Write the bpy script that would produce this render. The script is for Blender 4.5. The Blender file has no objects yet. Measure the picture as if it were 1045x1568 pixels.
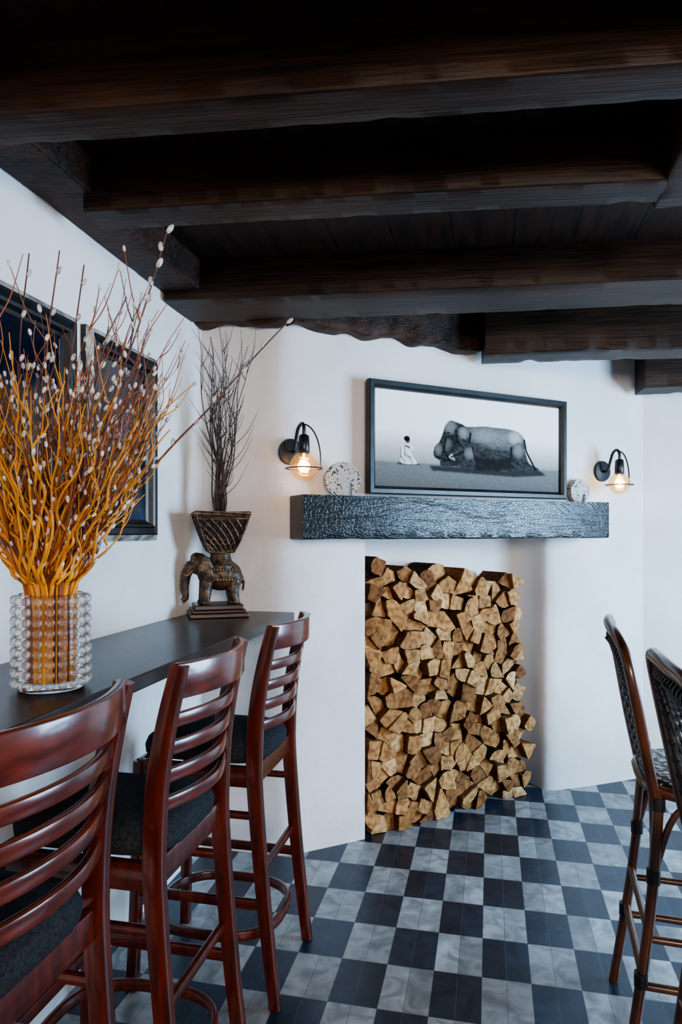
import bpy, math, random
import numpy as np
from mathutils import Vector, Matrix, noise
R = random.Random(7)
scene = bpy.context.scene
COL = scene.collection
try:
    scene.view_settings.look = 'AgX - Medium High Contrast'
except Exception:
    pass

# ------------------------------------------------------------------ materials
def nmat(name):
    m = bpy.data.materials.new(name); m.use_nodes = True
    nt = m.node_tree; b = nt.nodes["Principled BSDF"]
    return m, nt, b

def pmat(name, c1, c2=None, scale=5, rough=.5, metal=0, bump=0, stretch=(1,1,1), rot=0,
         coat=0, detail=6, lo=.35, hi=.65, spec=.5, bdist=.01):
    m, nt, b = nmat(name)
    b.inputs["Roughness"].default_value = rough
    b.inputs["Metallic"].default_value = metal
    b.inputs["Specular IOR Level"].default_value = spec
    if coat:
        b.inputs["Coat Weight"].default_value = coat
        b.inputs["Coat Roughness"].default_value = .12
    tc = nt.nodes.new("ShaderNodeTexCoord"); r0 = nt.nodes.new("ShaderNodeMapping")
    r0.inputs["Rotation"].default_value = (0, 0, rot)
    mp = nt.nodes.new("ShaderNodeMapping"); mp.inputs["Scale"].default_value = stretch
    n = nt.nodes.new("ShaderNodeTexNoise"); n.inputs["Scale"].default_value = scale
    n.inputs["Detail"].default_value = detail
    nt.links.new(tc.outputs["Object"], r0.inputs[0]); nt.links.new(r0.outputs[0], mp.inputs[0])
    nt.links.new(mp.outputs[0], n.inputs["Vector"])
    rp = nt.nodes.new("ShaderNodeValToRGB")
    rp.color_ramp.elements[0].position = lo; rp.color_ramp.elements[1].position = hi
    rp.color_ramp.elements[0].color = (*c1, 1); rp.color_ramp.elements[1].color = (*(c2 or c1), 1)
    nt.links.new(n.outputs["Fac"], rp.inputs[0]); nt.links.new(rp.outputs[0], b.inputs["Base Color"])
    if bump:
        bp = nt.nodes.new("ShaderNodeBump"); bp.inputs["Strength"].default_value = bump
        bp.inputs["Distance"].default_value = bdist
        nt.links.new(n.outputs["Fac"], bp.inputs["Height"]); nt.links.new(bp.outputs[0], b.inputs["Normal"])
    return m

def attrmat(name, rough=.8, bump=0, bscale=60, spec=.3):
    m, nt, b = nmat(name); b.inputs["Roughness"].default_value = rough
    b.inputs["Specular IOR Level"].default_value = spec
    a = nt.nodes.new("ShaderNodeAttribute"); a.attribute_name = "Col"
    if bump:
        tc = nt.nodes.new("ShaderNodeTexCoord")
        n = nt.nodes.new("ShaderNodeTexNoise"); n.inputs["Scale"].default_value = bscale; n.inputs["Detail"].default_value = 8
        nt.links.new(tc.outputs["Object"], n.inputs["Vector"])
        mx = nt.nodes.new("ShaderNodeMix"); mx.data_type = 'RGBA'; mx.blend_type = 'MULTIPLY'; mx.inputs[0].default_value = .8
        rp = nt.nodes.new("ShaderNodeValToRGB"); rp.color_ramp.elements[0].position = .34; rp.color_ramp.elements[1].position = .60
        rp.color_ramp.elements[0].color = (.34, .25, .19, 1); rp.color_ramp.elements[1].color = (1.12, 1.08, 1.05, 1)
        nt.links.new(n.outputs["Fac"], rp.inputs[0])
        nt.links.new(a.outputs["Color"], mx.inputs[6]); nt.links.new(rp.outputs[0], mx.inputs[7])
        nt.links.new(mx.outputs[2], b.inputs["Base Color"])
        bp = nt.nodes.new("ShaderNodeBump"); bp.inputs["Strength"].default_value = bump; bp.inputs["Distance"].default_value = .006
        nt.links.new(n.outputs["Fac"], bp.inputs["Height"]); nt.links.new(bp.outputs[0], b.inputs["Normal"])
    else:
        nt.links.new(a.outputs["Color"], b.inputs["Base Color"])
    return m

def math_node(nt, op, a, bb=None):
    n = nt.nodes.new("ShaderNodeMath"); n.operation = op
    for i, v in enumerate((a, bb)):
        if v is None: continue
        if isinstance(v, (int, float)): n.inputs[i].default_value = v
        else: nt.links.new(v, n.inputs[i])
    return n.outputs[0]

def floor_mat():
    m, nt, b = nmat("checker_stone_tiles")
    tc = nt.nodes.new("ShaderNodeTexCoord"); sp = nt.nodes.new("ShaderNodeSeparateXYZ")
    nt.links.new(tc.outputs["Object"], sp.inputs[0])
    TW, TH = .150, .2115
    a = math_node(nt, 'DIVIDE', math_node(nt, 'ADD', sp.outputs[0], .024 + TW*40), TW)
    c = math_node(nt, 'DIVIDE', math_node(nt, 'ADD', sp.outputs[1], -2.405 + TH*40), TH)
    par = math_node(nt, 'MODULO', math_node(nt, 'ADD', math_node(nt, 'FLOOR', a), math_node(nt, 'FLOOR', c)), 2.0)
    par = math_node(nt, 'GREATER_THAN', par, .5)
    def tri(v, mul):
        f = math_node(nt, 'FRACT', math_node(nt, 'MULTIPLY', v, mul))
        return math_node(nt, 'ABSOLUTE', math_node(nt, 'SUBTRACT', f, .5))
    ga = math_node(nt, 'GREATER_THAN', tri(a, 2.0), .490)
    gc = math_node(nt, 'GREATER_THAN', tri(c, 1.0), .494)
    g = math_node(nt, 'MAXIMUM', ga, gc)
    n = nt.nodes.new("ShaderNodeTexNoise"); n.inputs["Scale"].default_value = 13; n.inputs["Detail"].default_value = 10
    n.inputs["Distortion"].default_value = 1.0
    nt.links.new(tc.outputs["Object"], n.inputs["Vector"])
    def ramp(c1, c2, lo, hi):
        rp = nt.nodes.new("ShaderNodeValToRGB"); e = rp.color_ramp.elements
        e[0].position = lo; e[1].position = hi; e[0].color = (*c1, 1); e[1].color = (*c2, 1)
        nt.links.new(n.outputs["Fac"], rp.inputs[0]); return rp.outputs[0]
    L = ramp((.15, .155, .16), (.32, .32, .32), .34, .64)
    D = ramp((.005, .010, .019), (.015, .028, .048), .3, .7)
    wn = nt.nodes.new("ShaderNodeTexWhiteNoise"); wn.noise_dimensions = '2D'
    cb = nt.nodes.new("ShaderNodeCombineXYZ")
    nt.links.new(math_node(nt, 'FLOOR', math_node(nt, 'MULTIPLY', a, 2.0)), cb.inputs[0])
    nt.links.new(math_node(nt, 'FLOOR', c), cb.inputs[1]); nt.links.new(cb.outputs[0], wn.inputs["Vector"])
    var = math_node(nt, 'ADD', math_node(nt, 'MULTIPLY', wn.outputs["Value"], .5), .70)
    def mix(f, x, y, bt='MIX'):
        k = nt.nodes.new("ShaderNodeMix"); k.data_type = 'RGBA'; k.blend_type = bt
        if isinstance(f, float): k.inputs[0].default_value = f
        else: nt.links.new(f, k.inputs[0])
        for s, v in ((6, x), (7, y)):
            if isinstance(v, tuple): k.inputs[s].default_value = v
            else: nt.links.new(v, k.inputs[s])
        return k.outputs[2]
    col = mix(par, L, D)
    vc = nt.nodes.new("ShaderNodeCombineColor")
    for i in range(3): nt.links.new(var, vc.inputs[i])
    col = mix(1.0, col, vc.outputs[0], 'MULTIPLY')
    col = mix(g, col, (.06, .065, .07, 1))
    nt.links.new(col, b.inputs["Base Color"])
    b.inputs["Roughness"].default_value = .36
    bp = nt.nodes.new("ShaderNodeBump"); bp.inputs["Strength"].default_value = .25; bp.inputs["Distance"].default_value = .003
    nt.links.new(math_node(nt, 'SUBTRACT', n.outputs["Fac"], g), bp.inputs["Height"])
    nt.links.new(bp.outputs[0], b.inputs["Normal"])
    return m

def board_mat():
    m, nt, b = nmat("ceiling_boards")
    tc = nt.nodes.new("ShaderNodeTexCoord"); sp = nt.nodes.new("ShaderNodeSeparateXYZ")
    nt.links.new(tc.outputs["Object"], sp.inputs[0])
    n = nt.nodes.new("ShaderNodeTexNoise"); n.inputs["Scale"].default_value = 4; n.inputs["Detail"].default_value = 8
    mp = nt.nodes.new("ShaderNodeMapping"); mp.inputs["Scale"].default_value = (9, 1, 1)
    nt.links.new(tc.outputs["Object"], mp.inputs[0]); nt.links.new(mp.outputs[0], n.inputs["Vector"])
    rp = nt.nodes.new("ShaderNodeValToRGB"); e = rp.color_ramp.elements
    e[0].position = .3; e[1].position = .7; e[0].color = (.006, .0025, .0015, 1); e[1].color = (.030, .010, .005, 1)
    nt.links.new(n.outputs["Fac"], rp.inputs[0])
    f = math_node(nt, 'FRACT', math_node(nt, 'DIVIDE', math_node(nt, 'ADD', sp.outputs[0], 10.0), .21))
    g = math_node(nt, 'LESS_THAN', f, .035)
    k = nt.nodes.new("ShaderNodeMix"); k.data_type = 'RGBA'; nt.links.new(g, k.inputs[0])
    nt.links.new(rp.outputs[0], k.inputs[6]); k.inputs[7].default_value = (.0005, .0005, .0005, 1)
    nt.links.new(k.outputs[2], b.inputs["Base Color"]); b.inputs["Roughness"].default_value = .6
    b.inputs["Specular IOR Level"].default_value = .25
    return m

def beam_mat(name, c1, c2, rot, rough=.5, sx=1.0, bump=.5, fine=70, spec=.3):
    """long grain + knots + fine saw texture"""
    m, nt, b = nmat(name); b.inputs["Roughness"].default_value = rough
    b.inputs["Specular IOR Level"].default_value = spec
    tc = nt.nodes.new("ShaderNodeTexCoord"); r0 = nt.nodes.new("ShaderNodeMapping"); r0.inputs["Rotation"].default_value = (0, 0, rot)
    nt.links.new(tc.outputs["Object"], r0.inputs[0])
    def nz(st, sc, det, dist=0):
        mp = nt.nodes.new("ShaderNodeMapping"); mp.inputs["Scale"].default_value = st
        n = nt.nodes.new("ShaderNodeTexNoise"); n.inputs["Scale"].default_value = sc; n.inputs["Detail"].default_value = det
        n.inputs["Distortion"].default_value = dist
        nt.links.new(r0.outputs[0], mp.inputs[0]); nt.links.new(mp.outputs[0], n.inputs["Vector"]); return n.outputs["Fac"]
    g1 = nz((sx, 16, 16), 3.5, 9, .4); g2 = nz((1, 2, 2), 2.2, 5); g3 = nz((14, 2, 2), 9, 3); g4 = nz((sx*2, 30, 30), 4.0, 6, .2)
    s = math_node(nt, 'ADD', math_node(nt, 'MULTIPLY', g1, .52), math_node(nt, 'MULTIPLY', g2, .48))
    rp = nt.nodes.new("ShaderNodeValToRGB"); e = rp.color_ramp.elements
    e[0].position = .38; e[1].position = .64; e[0].color = (*c1, 1); e[1].color = (*c2, 1)
    nt.links.new(s, rp.inputs[0]); nt.links.new(rp.outputs[0], b.inputs["Base Color"])
    hgt = math_node(nt, 'ADD', g4, math_node(nt, 'MULTIPLY', g3, .12))
    bp = nt.nodes.new("ShaderNodeBump"); bp.inputs["Strength"].default_value = bump; bp.inputs["Distance"].default_value = .004
    nt.links.new(hgt, bp.inputs["Height"]); nt.links.new(bp.outputs[0], b.inputs["Normal"])
    return m

def char_mat():
    m, nt, b = nmat("charred_oak"); b.inputs["Roughness"].default_value = .27
    b.inputs["Specular IOR Level"].default_value = .5
    tc = nt.nodes.new("ShaderNodeTexCoord"); r0 = nt.nodes.new("ShaderNodeMapping"); r0.inputs["Rotation"].default_value = (0, 0, -math.radians(38.3))
    nt.links.new(tc.outputs["Object"], r0.inputs[0])
    mp = nt.nodes.new("ShaderNodeMapping"); mp.inputs["Scale"].default_value = (.8, .8, 4.5)
    nt.links.new(r0.outputs[0], mp.inputs[0])
    n = nt.nodes.new("ShaderNodeTexNoise"); n.inputs["Scale"].default_value = 2.2; n.inputs["Detail"].default_value = 3; n.inputs["Distortion"].default_value = .5
    nt.links.new(mp.outputs[0], n.inputs["Vector"])
    rings = math_node(nt, 'SINE', math_node(nt, 'MULTIPLY', n.outputs["Fac"], 150.0))
    v = nt.nodes.new("ShaderNodeTexVoronoi"); v.feature = 'DISTANCE_TO_EDGE'; v.inputs["Scale"].default_value = 60
    mp2 = nt.nodes.new("ShaderNodeMapping"); mp2.inputs["Scale"].default_value = (1.0, 1, 1.6)
    nt.links.new(r0.outputs[0], mp2.inputs[0]); nt.links.new(mp2.outputs[0], v.inputs["Vector"])
    crack = math_node(nt, 'MINIMUM', math_node(nt, 'MULTIPLY', v.outputs["Distance"], 9.0), 1.0)
    h = math_node(nt, 'ADD', math_node(nt, 'MULTIPLY', rings, .30), math_node(nt, 'MULTIPLY', crack, .40))
    rp = nt.nodes.new("ShaderNodeValToRGB"); e = rp.color_ramp.elements
    e[0].position = .0; e[1].position = .6; e[0].color = (.0015, .0013, .0013, 1); e[1].color = (.013, .012, .012, 1)
    nt.links.new(h, rp.inputs[0]); nt.links.new(rp.outputs[0], b.inputs["Base Color"])
    bp = nt.nodes.new("ShaderNodeBump"); bp.inputs["Strength"].default_value = .6; bp.inputs["Distance"].default_value = .0016
    nt.links.new(h, bp.inputs["Height"]); nt.links.new(bp.outputs[0], b.inputs["Normal"])
    return m

def glass_mat(name, col=(1,1,1), rough=.02, ior=1.45):
    m, nt, b = nmat(name)
    b.inputs["Base Color"].default_value = (*col, 1); b.inputs["Roughness"].default_value = rough
    b.inputs["Transmission Weight"].default_value = 1; b.inputs["IOR"].default_value = ior
    return m
def thin_glass(name, tint, gcol, f, tr=.75, ior=1.4):
    m, nt, b = nmat(name); out = nt.nodes["Material Output"]
    b.inputs["Base Color"].default_value = (*gcol, 1); b.inputs["Roughness"].default_value = .04
    b.inputs["Transmission Weight"].default_value = tr; b.inputs["IOR"].default_value = ior
    t = nt.nodes.new("ShaderNodeBsdfTransparent"); t.inputs[0].default_value = (*tint, 1)
    mx = nt.nodes.new("ShaderNodeMixShader"); mx.inputs[0].default_value = f
    nt.links.new(t.outputs[0], mx.inputs[1]); nt.links.new(b.outputs[0], mx.inputs[2]); nt.links.new(mx.outputs[0], out.inputs[0])
    return m
def emis_mat(name, col, s):
    m, nt, b = nmat(name); b.inputs["Emission Color"].default_value = (*col, 1); b.inputs["Emission Strength"].default_value = s
    b.inputs["Base Color"].default_value = (*col, 1); return m

M = {}
M['wall'] = pmat("lime_plaster", (.68, .648, .640), (.78, .748, .738), 2.4, .88, bump=.6, bdist=.035)
M['floor'] = floor_mat()
M['ceil'] = board_mat()
M['beam'] = beam_mat("hewn_dark_oak", (.006, .003, .002), (.044, .020, .011), -.1, .5, bump=.5, spec=.25)
M['beamred'] = beam_mat("old_red_oak", (.006, .0025, .0015), (.070, .025, .011), -.1, .6, sx=5, bump=1.0)
M['char'] = char_mat()
M['maho'] = pmat("mahogany_lacquer", (.028, .004, .0025), (.115, .015, .006), 7, .28, stretch=(6, 6, 1), coat=.5, lo=.3, hi=.7)
M['mahoH'] = pmat("mahogany_lacquer_rail", (.034, .005, .003), (.140, .019, .007), 7, .28, stretch=(6, 1, 8), coat=.5, lo=.3, hi=.7)
M['vinyl'] = pmat("charcoal_fabric", (.012, .014, .018), (.030, .034, .042), 160, .9, bump=.3, bdist=.002, spec=.2)
M['counter'] = pmat("espresso_counter_wood", (.012, .007, .005), (.042, .023, .016), 6, .36, stretch=(8, 1, 8), coat=.1, lo=.3, hi=.7)
M['black'] = pmat("black_metal", (.005, .005, .006), (.009, .009, .010), 30, .35)
M['frame'] = pmat("black_wood_frame", (.004, .005, .006), (.013, .014, .016), 12, .4, bump=.2)
M['silver'] = pmat("worn_silver_edge", (.10, .09, .08), (.52, .48, .42), 25, .4, metal=.2)
M['logs'] = attrmat("split_firewood", .9, .9, 42, spec=.15)
M['stone'] = pmat("speckled_stone", (.03, .03, .035), (.44, .43, .41), 95, .7, bump=.3, detail=2, lo=.36, hi=.42)
M['rattan'] = pmat("rattan_cane", (.026, .008, .004), (.105, .034, .013), 18, .3, coat=.4, stretch=(1, 1, .6), lo=.3, hi=.7)
M['weave'] = pmat("black_weave", (.005, .005, .006), (.015, .015, .017), 80, .45)
M['glass'] = glass_mat("clear_glass", ior=1.3)
M['hob'] = thin_glass("hobnail_glass", (.97, .97, .97), (1, 1, 1), .55, .95, 1.45)
M['bulb'] = thin_glass("amber_bulb_glass", (1, .80, .50), (1, .85, .6), .28)
M['fil'] = emis_mat("filament", (1, .6, .22), 20)
M['bronze'] = pmat("carved_bronze_resin", (.018, .010, .006), (.125, .066, .031), 38, .42, metal=.25, bump=.6, lo=.4, hi=.64)
M['plinth'] = pmat("plinth_wood", (.018, .008, .006), (.055, .022, .013), 9, .35, stretch=(1, 6, 6))
M['twig'] = pmat("twig_bark", (.028, .015, .011), (.07, .04, .027), 30, .7)
M['stemO'] = pmat("ochre_willow", (.38, .12, .008), (.70, .31, .024), 9, .5)
M['stemR'] = pmat("rust_willow", (.12, .025, .008), (.34, .09, .02), 14, .5)
M['stemB'] = pmat("brown_willow", (.05, .014, .011), (.14, .042, .027), 14, .5)
M['catkin'] = pmat("catkin_fur", (.32, .30, .29), (.68, .66, .63), 90, .9)
M['art'] = attrmat("photo_print", .7, spec=.08)
M['navy'] = pmat("navy_art", (.003, .006, .014), (.040, .070, .12), 3.2, .12, lo=.45, hi=.75)
M['seatw'] = pmat("woven_seat", (.01, .01, .012), (.45, .42, .38), 55, .5, lo=.5, hi=.54)
M['wframe'] = pmat("white_window_paint", (.6, .6, .6), (.65, .65, .65), 5, .5)

# ------------------------------------------------------------------ mesh builder
def catmull(pts, n=6):
    P = [Vector(p) for p in pts]
    if len(P) < 3: return P
    out = []
    E = [P[0]*2-P[1]] + P + [P[-1]*2-P[-2]]
    for i in range(1, len(E)-2):
        a, b, c, d = E[i-1:i+3]
        for k in range(n):
            t = k/n
            out.append(.5*((2*b)+(c-a)*t+(2*a-5*b+4*c-d)*t*t+(3*b-a-3*c+d)*t**3))
    out.append(P[-1]); return out

class MB:
    def __init__(s): s.v = []; s.f = []; s.m = []
    def add(s, vs, fs, mi=0):
        o = len(s.v); s.v += [tuple(v) for v in vs]
        for f in fs: s.f.append([i+o for i in f]); s.m.append(mi)
    def rings(s, rings, mi=0, closed=False, caps=True):
        n = len(rings[0]); vs = [p for r in rings for p in r]; fs = []
        K = len(rings)
        for i in range(K if closed else K-1):
            a = i*n; b = ((i+1) % K)*n
            for j in range(n):
                fs.append((a+j, a+(j+1) % n, b+(j+1) % n, b+j))
        if caps and not closed:
            fs.append(tuple(range(n-1, -1, -1))); fs.append(tuple((K-1)*n+j for j in range(n)))
        s.add(vs, fs, mi)
    def tube(s, path, r, n=8, mi=0, closed=False):
        P = [Vector(p) for p in path]; K = len(P)
        rr = r if isinstance(r, (list, tuple)) else [r]*K
        if len(rr) != K: rr = [rr[0]+(rr[-1]-rr[0])*i/(K-1) for i in range(K)]
        nrm = None; rings = []
        for i in range(K):
            if closed: t = (P[(i+1) % K]-P[i-1]).normalized()
            else: t = (P[min(i+1, K-1)]-P[max(i-1, 0)]).normalized()
            if nrm is None:
                nrm = t.orthogonal().normalized()
            nrm = (nrm-t*nrm.dot(t)).normalized(); bn = t.cross(nrm)
            rings.append([P[i]+(nrm*math.cos(2*math.pi*j/n)+bn*math.sin(2*math.pi*j/n))*rr[i] for j in range(n)])
        s.rings(rings, mi, closed)
    def rect(s, path, w, h, ref, ch=.25, mi=0, closed=False):
        """sweep chamfered rectangle; w measured along ref, h across"""
        P = [Vector(p) for p in path]; K = len(P); rings = []; ref = Vector(ref)
        ww = w if isinstance(w, list) else [w]*K; hh = h if isinstance(h, list) else [h]*K
        for i in range(K):
            if closed: t = (P[(i+1) % K]-P[i-1]).normalized()
            else: t = (P[min(i+1, K-1)]-P[max(i-1, 0)]).normalized()
            a = (ref-t*ref.dot(t)).normalized(); b = t.cross(a)
            W, H = ww[i]/2, hh[i]/2; c = min(W, H)*ch*2
            prof = [(W, H-c), (W-c*.3, H-c*.3), (W-c, H), (-W+c, H), (-W+c*.3, H-c*.3), (-W, H-c), (-W, -H+c), (-W+c*.3, -H+c*.3), (-W+c, -H), (W-c, -H), (W-c*.3, -H+c*.3), (W, -H+c)]
            rings.append([P[i]+a*x+b*y for x, y in prof])
        s.rings(rings, mi, closed)
    def box(s, lo, hi, mi=0):
        x0, y0, z0 = lo; x1, y1, z1 = hi
        s.add([(x0,y0,z0),(x1,y0,z0),(x1,y1,z0),(x0,y1,z0),(x0,y0,z1),(x1,y0,z1),(x1,y1,z1),(x0,y1,z1)],
              [(0,3,2,1),(4,5,6,7),(0,1,5,4),(1,2,6,5),(2,3,7,6),(3,0,4,7)], mi)
    def ball(s, c, r, axis=None, nu=10, nv=7, mi=0):
        c = Vector(c); r = (r, r, r) if isinstance(r, (int, float)) else r
        q = Vector(axis).to_track_quat('Z', 'Y') if axis is not None else None
        vs = []; fs = []
        def T(p):
            p = Vector(p); return c+(q @ p if q else p)
        vs.append(T((0, 0, r[2])))
        for i in range(1, nv):
            th = math.pi*i/nv
            for j in range(nu):
                ph = 2*math.pi*j/nu
                vs.append(T((r[0]*math.sin(th)*math.cos(ph), r[1]*math.sin(th)*math.sin(ph), r[2]*math.cos(th))))
        vs.append(T((0, 0, -r[2]))); last = len(vs)-1
        for j in range(nu): fs.append((0, 1+j, 1+(j+1) % nu)); fs.append((last, 1+(nv-2)*nu+(j+1) % nu, 1+(nv-2)*nu+j))
        for i in range(nv-2):
            for j in range(nu):
                a = 1+i*nu; b = a+nu
                fs.append((a+j, b+j, b+(j+1) % nu, a+(j+1) % nu))
        s.add(vs, fs, mi)
    def lathe(s, prof, c=(0,0,0), n=32, mi=0, axis=(0,0,1)):
        q = Vector(axis).to_track_quat('Z', 'Y'); c = Vector(c)
        s.rings([[c+q @ Vector((r*math.cos(2*math.pi*j/n), r*math.sin(2*math.pi*j/n), z)) for j in range(n)] for r, z in prof], mi)
    def obj(s, name, mats, parent=None, smooth=False, bevel=0, loc=None):
        me = bpy.data.meshes.new(name); me.from_pydata(s.v, [], s.f); me.validate()
        mats = mats if isinstance(mats, list) else [mats]
        for m in mats: me.materials.append(m)
        if len(me.polygons) == len(s.m): me.polygons.foreach_set("material_index", s.m)
        o = bpy.data.objects.new(name, me); COL.objects.link(o)
        if smooth:
            me.polygons.foreach_set("use_smooth", [True]*len(me.polygons))
        me.update()
        if bevel:
            md = o.modifiers.new("bevel", 'BEVEL'); md.width = bevel; md.segments = 2; md.limit_method = 'ANGLE'
        if parent: o.parent = parent
        if loc: o.location = loc
        return o

def smooth_angle(o, ang=40):
    me = o.data
    me.polygons.foreach_set("use_smooth", [True]*len(me.polygons))
    try: me.set_sharp_from_angle(angle=math.radians(ang))
    except Exception: pass
    return o

def empty(name, loc=(0,0,0), rz=0):
    e = bpy.data.objects.new(name, None); COL.objects.link(e)
    e.location = loc; e.rotation_euler = (0, 0, rz); e.empty_display_size = .1; return e

# ------------------------------------------------------------------ room shell
CZ = 2.45
Lm = Vector((-.751, 2.722)); U = Vector((.785, .619)); N = Vector((.619, -.785))
P3 = (-.557, 3.067); P5 = (.857, 4.18)
left_part = [(-1.25, 2.83), (-1.1, 2.83), (-.96, 2.83), (-.90, 2.832), (-.86, 2.842), (-.82, 2.865), (-.77, 2.90), (-.687, 2.964)]
def interp(a, b, n): return [(a[0]+(b[0]-a[0])*i/n, a[1]+(b[1]-a[1])*i/n) for i in range(n+1)]
upper = left_part + interp(P3, P5, 24)
rc = catmull([(p[0], p[1], 0) for p in [(.075, 3.99), (.15, 4.0), (.22, 3.95), (.275, 3.875), (.34, 3.865), (.45, 3.92), (.6, 4.01), (.74, 4.10), P5]], 5)
left_low = left_part + [P3]
recess = [P3, (-.70, 3.245)] + interp((-.70, 3.245), (.06, 3.975), 8)[1:] + [(p.x, p.y) for p in rc]
def strip(mb, pl, zs):
    n = len(pl); vs = [(p[0], p[1], z) for z in zs for p in pl]; fs = []
    for k in range(len(zs)-1):
        for i in range(n-1): fs.append((k*n+i, k*n+i+1, (k+1)*n+i+1, (k+1)*n+i))
    mb.add(vs, fs)
ZS = 1.45
mb = MB()
strip(mb, upper, [ZS + (CZ+.03-ZS)*k/6 for k in range(7)])
strip(mb, left_low, [ZS*k/6 for k in range(7)])
smooth_angle(mb.obj("wall_back", M['wall']), 35)
mb = MB(); strip(mb, recess, [ZS*k/6 for k in range(7)])
nl = len(left_part)
poly = [(p[0], p[1], ZS) for p in recess] + [(p[0], p[1], ZS) for p in reversed(upper[nl:-1])][:-1]
mb.add(poly, [tuple(range(len(poly)))])
smooth_angle(mb.obj("wall_recess", M['wall']), 35)
mb = MB(); mb.box((-1.40, -2.6, 0), (-1.25, 2.98, CZ+.03)); mb.obj("wall_left", M['wall'])
mb = MB()
P6 = (2.34, 4.30)
mb.add([(*P5, 0), (*P6, 0), (*P6, CZ+.03), (*P5, CZ+.03)], [(0, 1, 2, 3)]); mb.obj("wall_corner", M['wall'])
mb = MB()
wy0, wy1, wz0, wz1 = 1.95, 3.45, .70, 2.05
mb.box((2.34, -2.6, 0), (2.5, wy0, CZ+.03)); mb.box((2.34, wy1, 0), (2.5, 4.4, CZ+.03))
mb.box((2.34, wy0, 0), (2.5, wy1, wz0)); mb.box((2.34, wy0, wz1), (2.5, wy1, CZ+.03)); mb.obj("wall_right", M['wall'])
mb = MB()
for y in (wy0+.03, (wy0+wy1)/2, wy1-.03): mb.box((2.38, y-.025, wz0), (2.43, y+.025, wz1))
for z in (wz0+.03, wz1-.03): mb.box((2.38, wy0, z-.025), (2.43, wy1, z+.025))
mb.obj("window_1", M['wframe'])
mb = MB(); mb.box((-1.4, -2.6, -.05), (2.5, 4.6, 0)); mb.obj("floor", M['floor'])
mb = MB(); mb.box((-1.4, -2.6, CZ), (2.5, 4.6, CZ+.06)); mb.obj("ceiling", M['ceil'])

# ------------------------------------------------------------------ beams
def beam(name, p0, p1, w, z0, z1, amp=.0022, mat='beam', seed=0, n=130, fq=1.6, lowamp=0, chip=.003):
    p0 = Vector((*p0, 0)); p1 = Vector((*p1, 0)); t = (p1-p0).normalized(); s = Vector((-t.y, t.x, 0)); L = (p1-p0).length
    h = z1-z0; c = .007
    base = [(-w/2, h), (-w/2, h*.6), (-w/2, h*.3), (-w/2, c), (-w/2+c*.35, c*.35), (-w/2+c, 0), (-w*.18, 0), (w*.18, 0), (w/2-c, 0), (w/2-c*.35, c*.35), (w/2, c), (w/2, h*.3), (w/2, h*.6), (w/2, h)]
    rings = []
    for i in range(n+1):
        o = p0+t*(L*i/n); r = []
        for bi, (x, z) in enumerate(base):
            q = o+s*x+Vector((0, 0, z0+z))
            d = noise.noise_vector(Vector((q.x*fq+seed, q.y*fq, q.z*fq)))*amp*1.6
            if bi in (3, 4, 5, 8, 9, 10):
                k = max(0, noise.noise(Vector((i*L/n*11+seed*3+(0 if bi < 6 else 50), 0, 0))))*chip*2
                d += Vector((0, k if bi < 6 else -k, k))
            low = lowamp*noise.noise(Vector((i*L/n*5+seed, 0, 0)))*(1-z/h) if lowamp else 0
            if lowamp: d += noise.noise_vector(Vector((q.x*14+seed, q.y*14, q.z*14)))*amp
            q += s*d.y + Vector((0, 0, d.z*(0 if z == h else 1)+low))
            r.append(q)
        rings.append(r)
    mb = MB(); mb.rings(rings); o = mb.obj(name, M[mat]); smooth_angle(o, 28); return o
bd = Vector((.9949, .1011))
def brow(name, dF, dB, z0, x0, x1, z1=CZ+.01, **k):
    dm = (dF+dB)/2; c = Vector((-dm*.213, dm*.977)); w = (dB-dF)
    def at(x): return (x, c.y+(x-c.x)*bd.y/bd.x)
    return beam(name, at(x0), at(x1), w, z0, z1, **k)
brow("ceiling_beam", 1.385, 1.505, 2.30, -1.25, 2.34, seed=1)
brow("ceiling_beam", 1.83, 1.96, 2.30, -1.12, .50, seed=5)
brow("ceiling_beam", 2.57, 2.86, 2.30, -1.25, 2.34, seed=9, amp=.004)
brow("ceiling_beam", .85, .99, 2.30, -1.25, 2.34, seed=21)
beam("ceiling_beam", (.515, 1.42), (.515, 2.03), .15, 2.295, CZ+.01, seed=3, n=20)
beam("ceiling_beam", (-.03, 3.33), (2.34, 3.57), .2, 2.225, CZ+.01, seed=12, amp=.006, chip=.008)
beam("ceiling_beam", (.80, 3.98), (2.34, 4.10), .2, 2.165, CZ+.01, seed=15, amp=.006, chip=.008)
beam("wall_plate_beam", (-1.17, -1.0), (-1.17, 2.80), .155, 2.345, CZ+.01, seed=17, mat='beamred', amp=.008)
beam("charred_wall_plate", (-.83, 2.80), (.02, 3.47), .10, 2.285, CZ+.01, seed=19, mat='beamred', amp=.014, lowamp=.035)
beam("charred_wall_plate", (-1.24, 2.785), (-.80, 2.785), .08, 2.30, CZ+.01, seed=29, mat='beamred', amp=.012, lowamp=.02, n=30)

# ------------------------------------------------------------------ mantel
def mantel():
    e = empty("mantel_beam")
    a = Lm - N*.0765; b = Vector((.613, 3.798)) - N*.0765
    o = beam("timber", tuple(a), tuple(b), .150, 1.37, 1.557, amp=.0018, mat='char', seed=33, n=140, fq=4, chip=.0025)
    o.parent = e
mantel()

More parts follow.
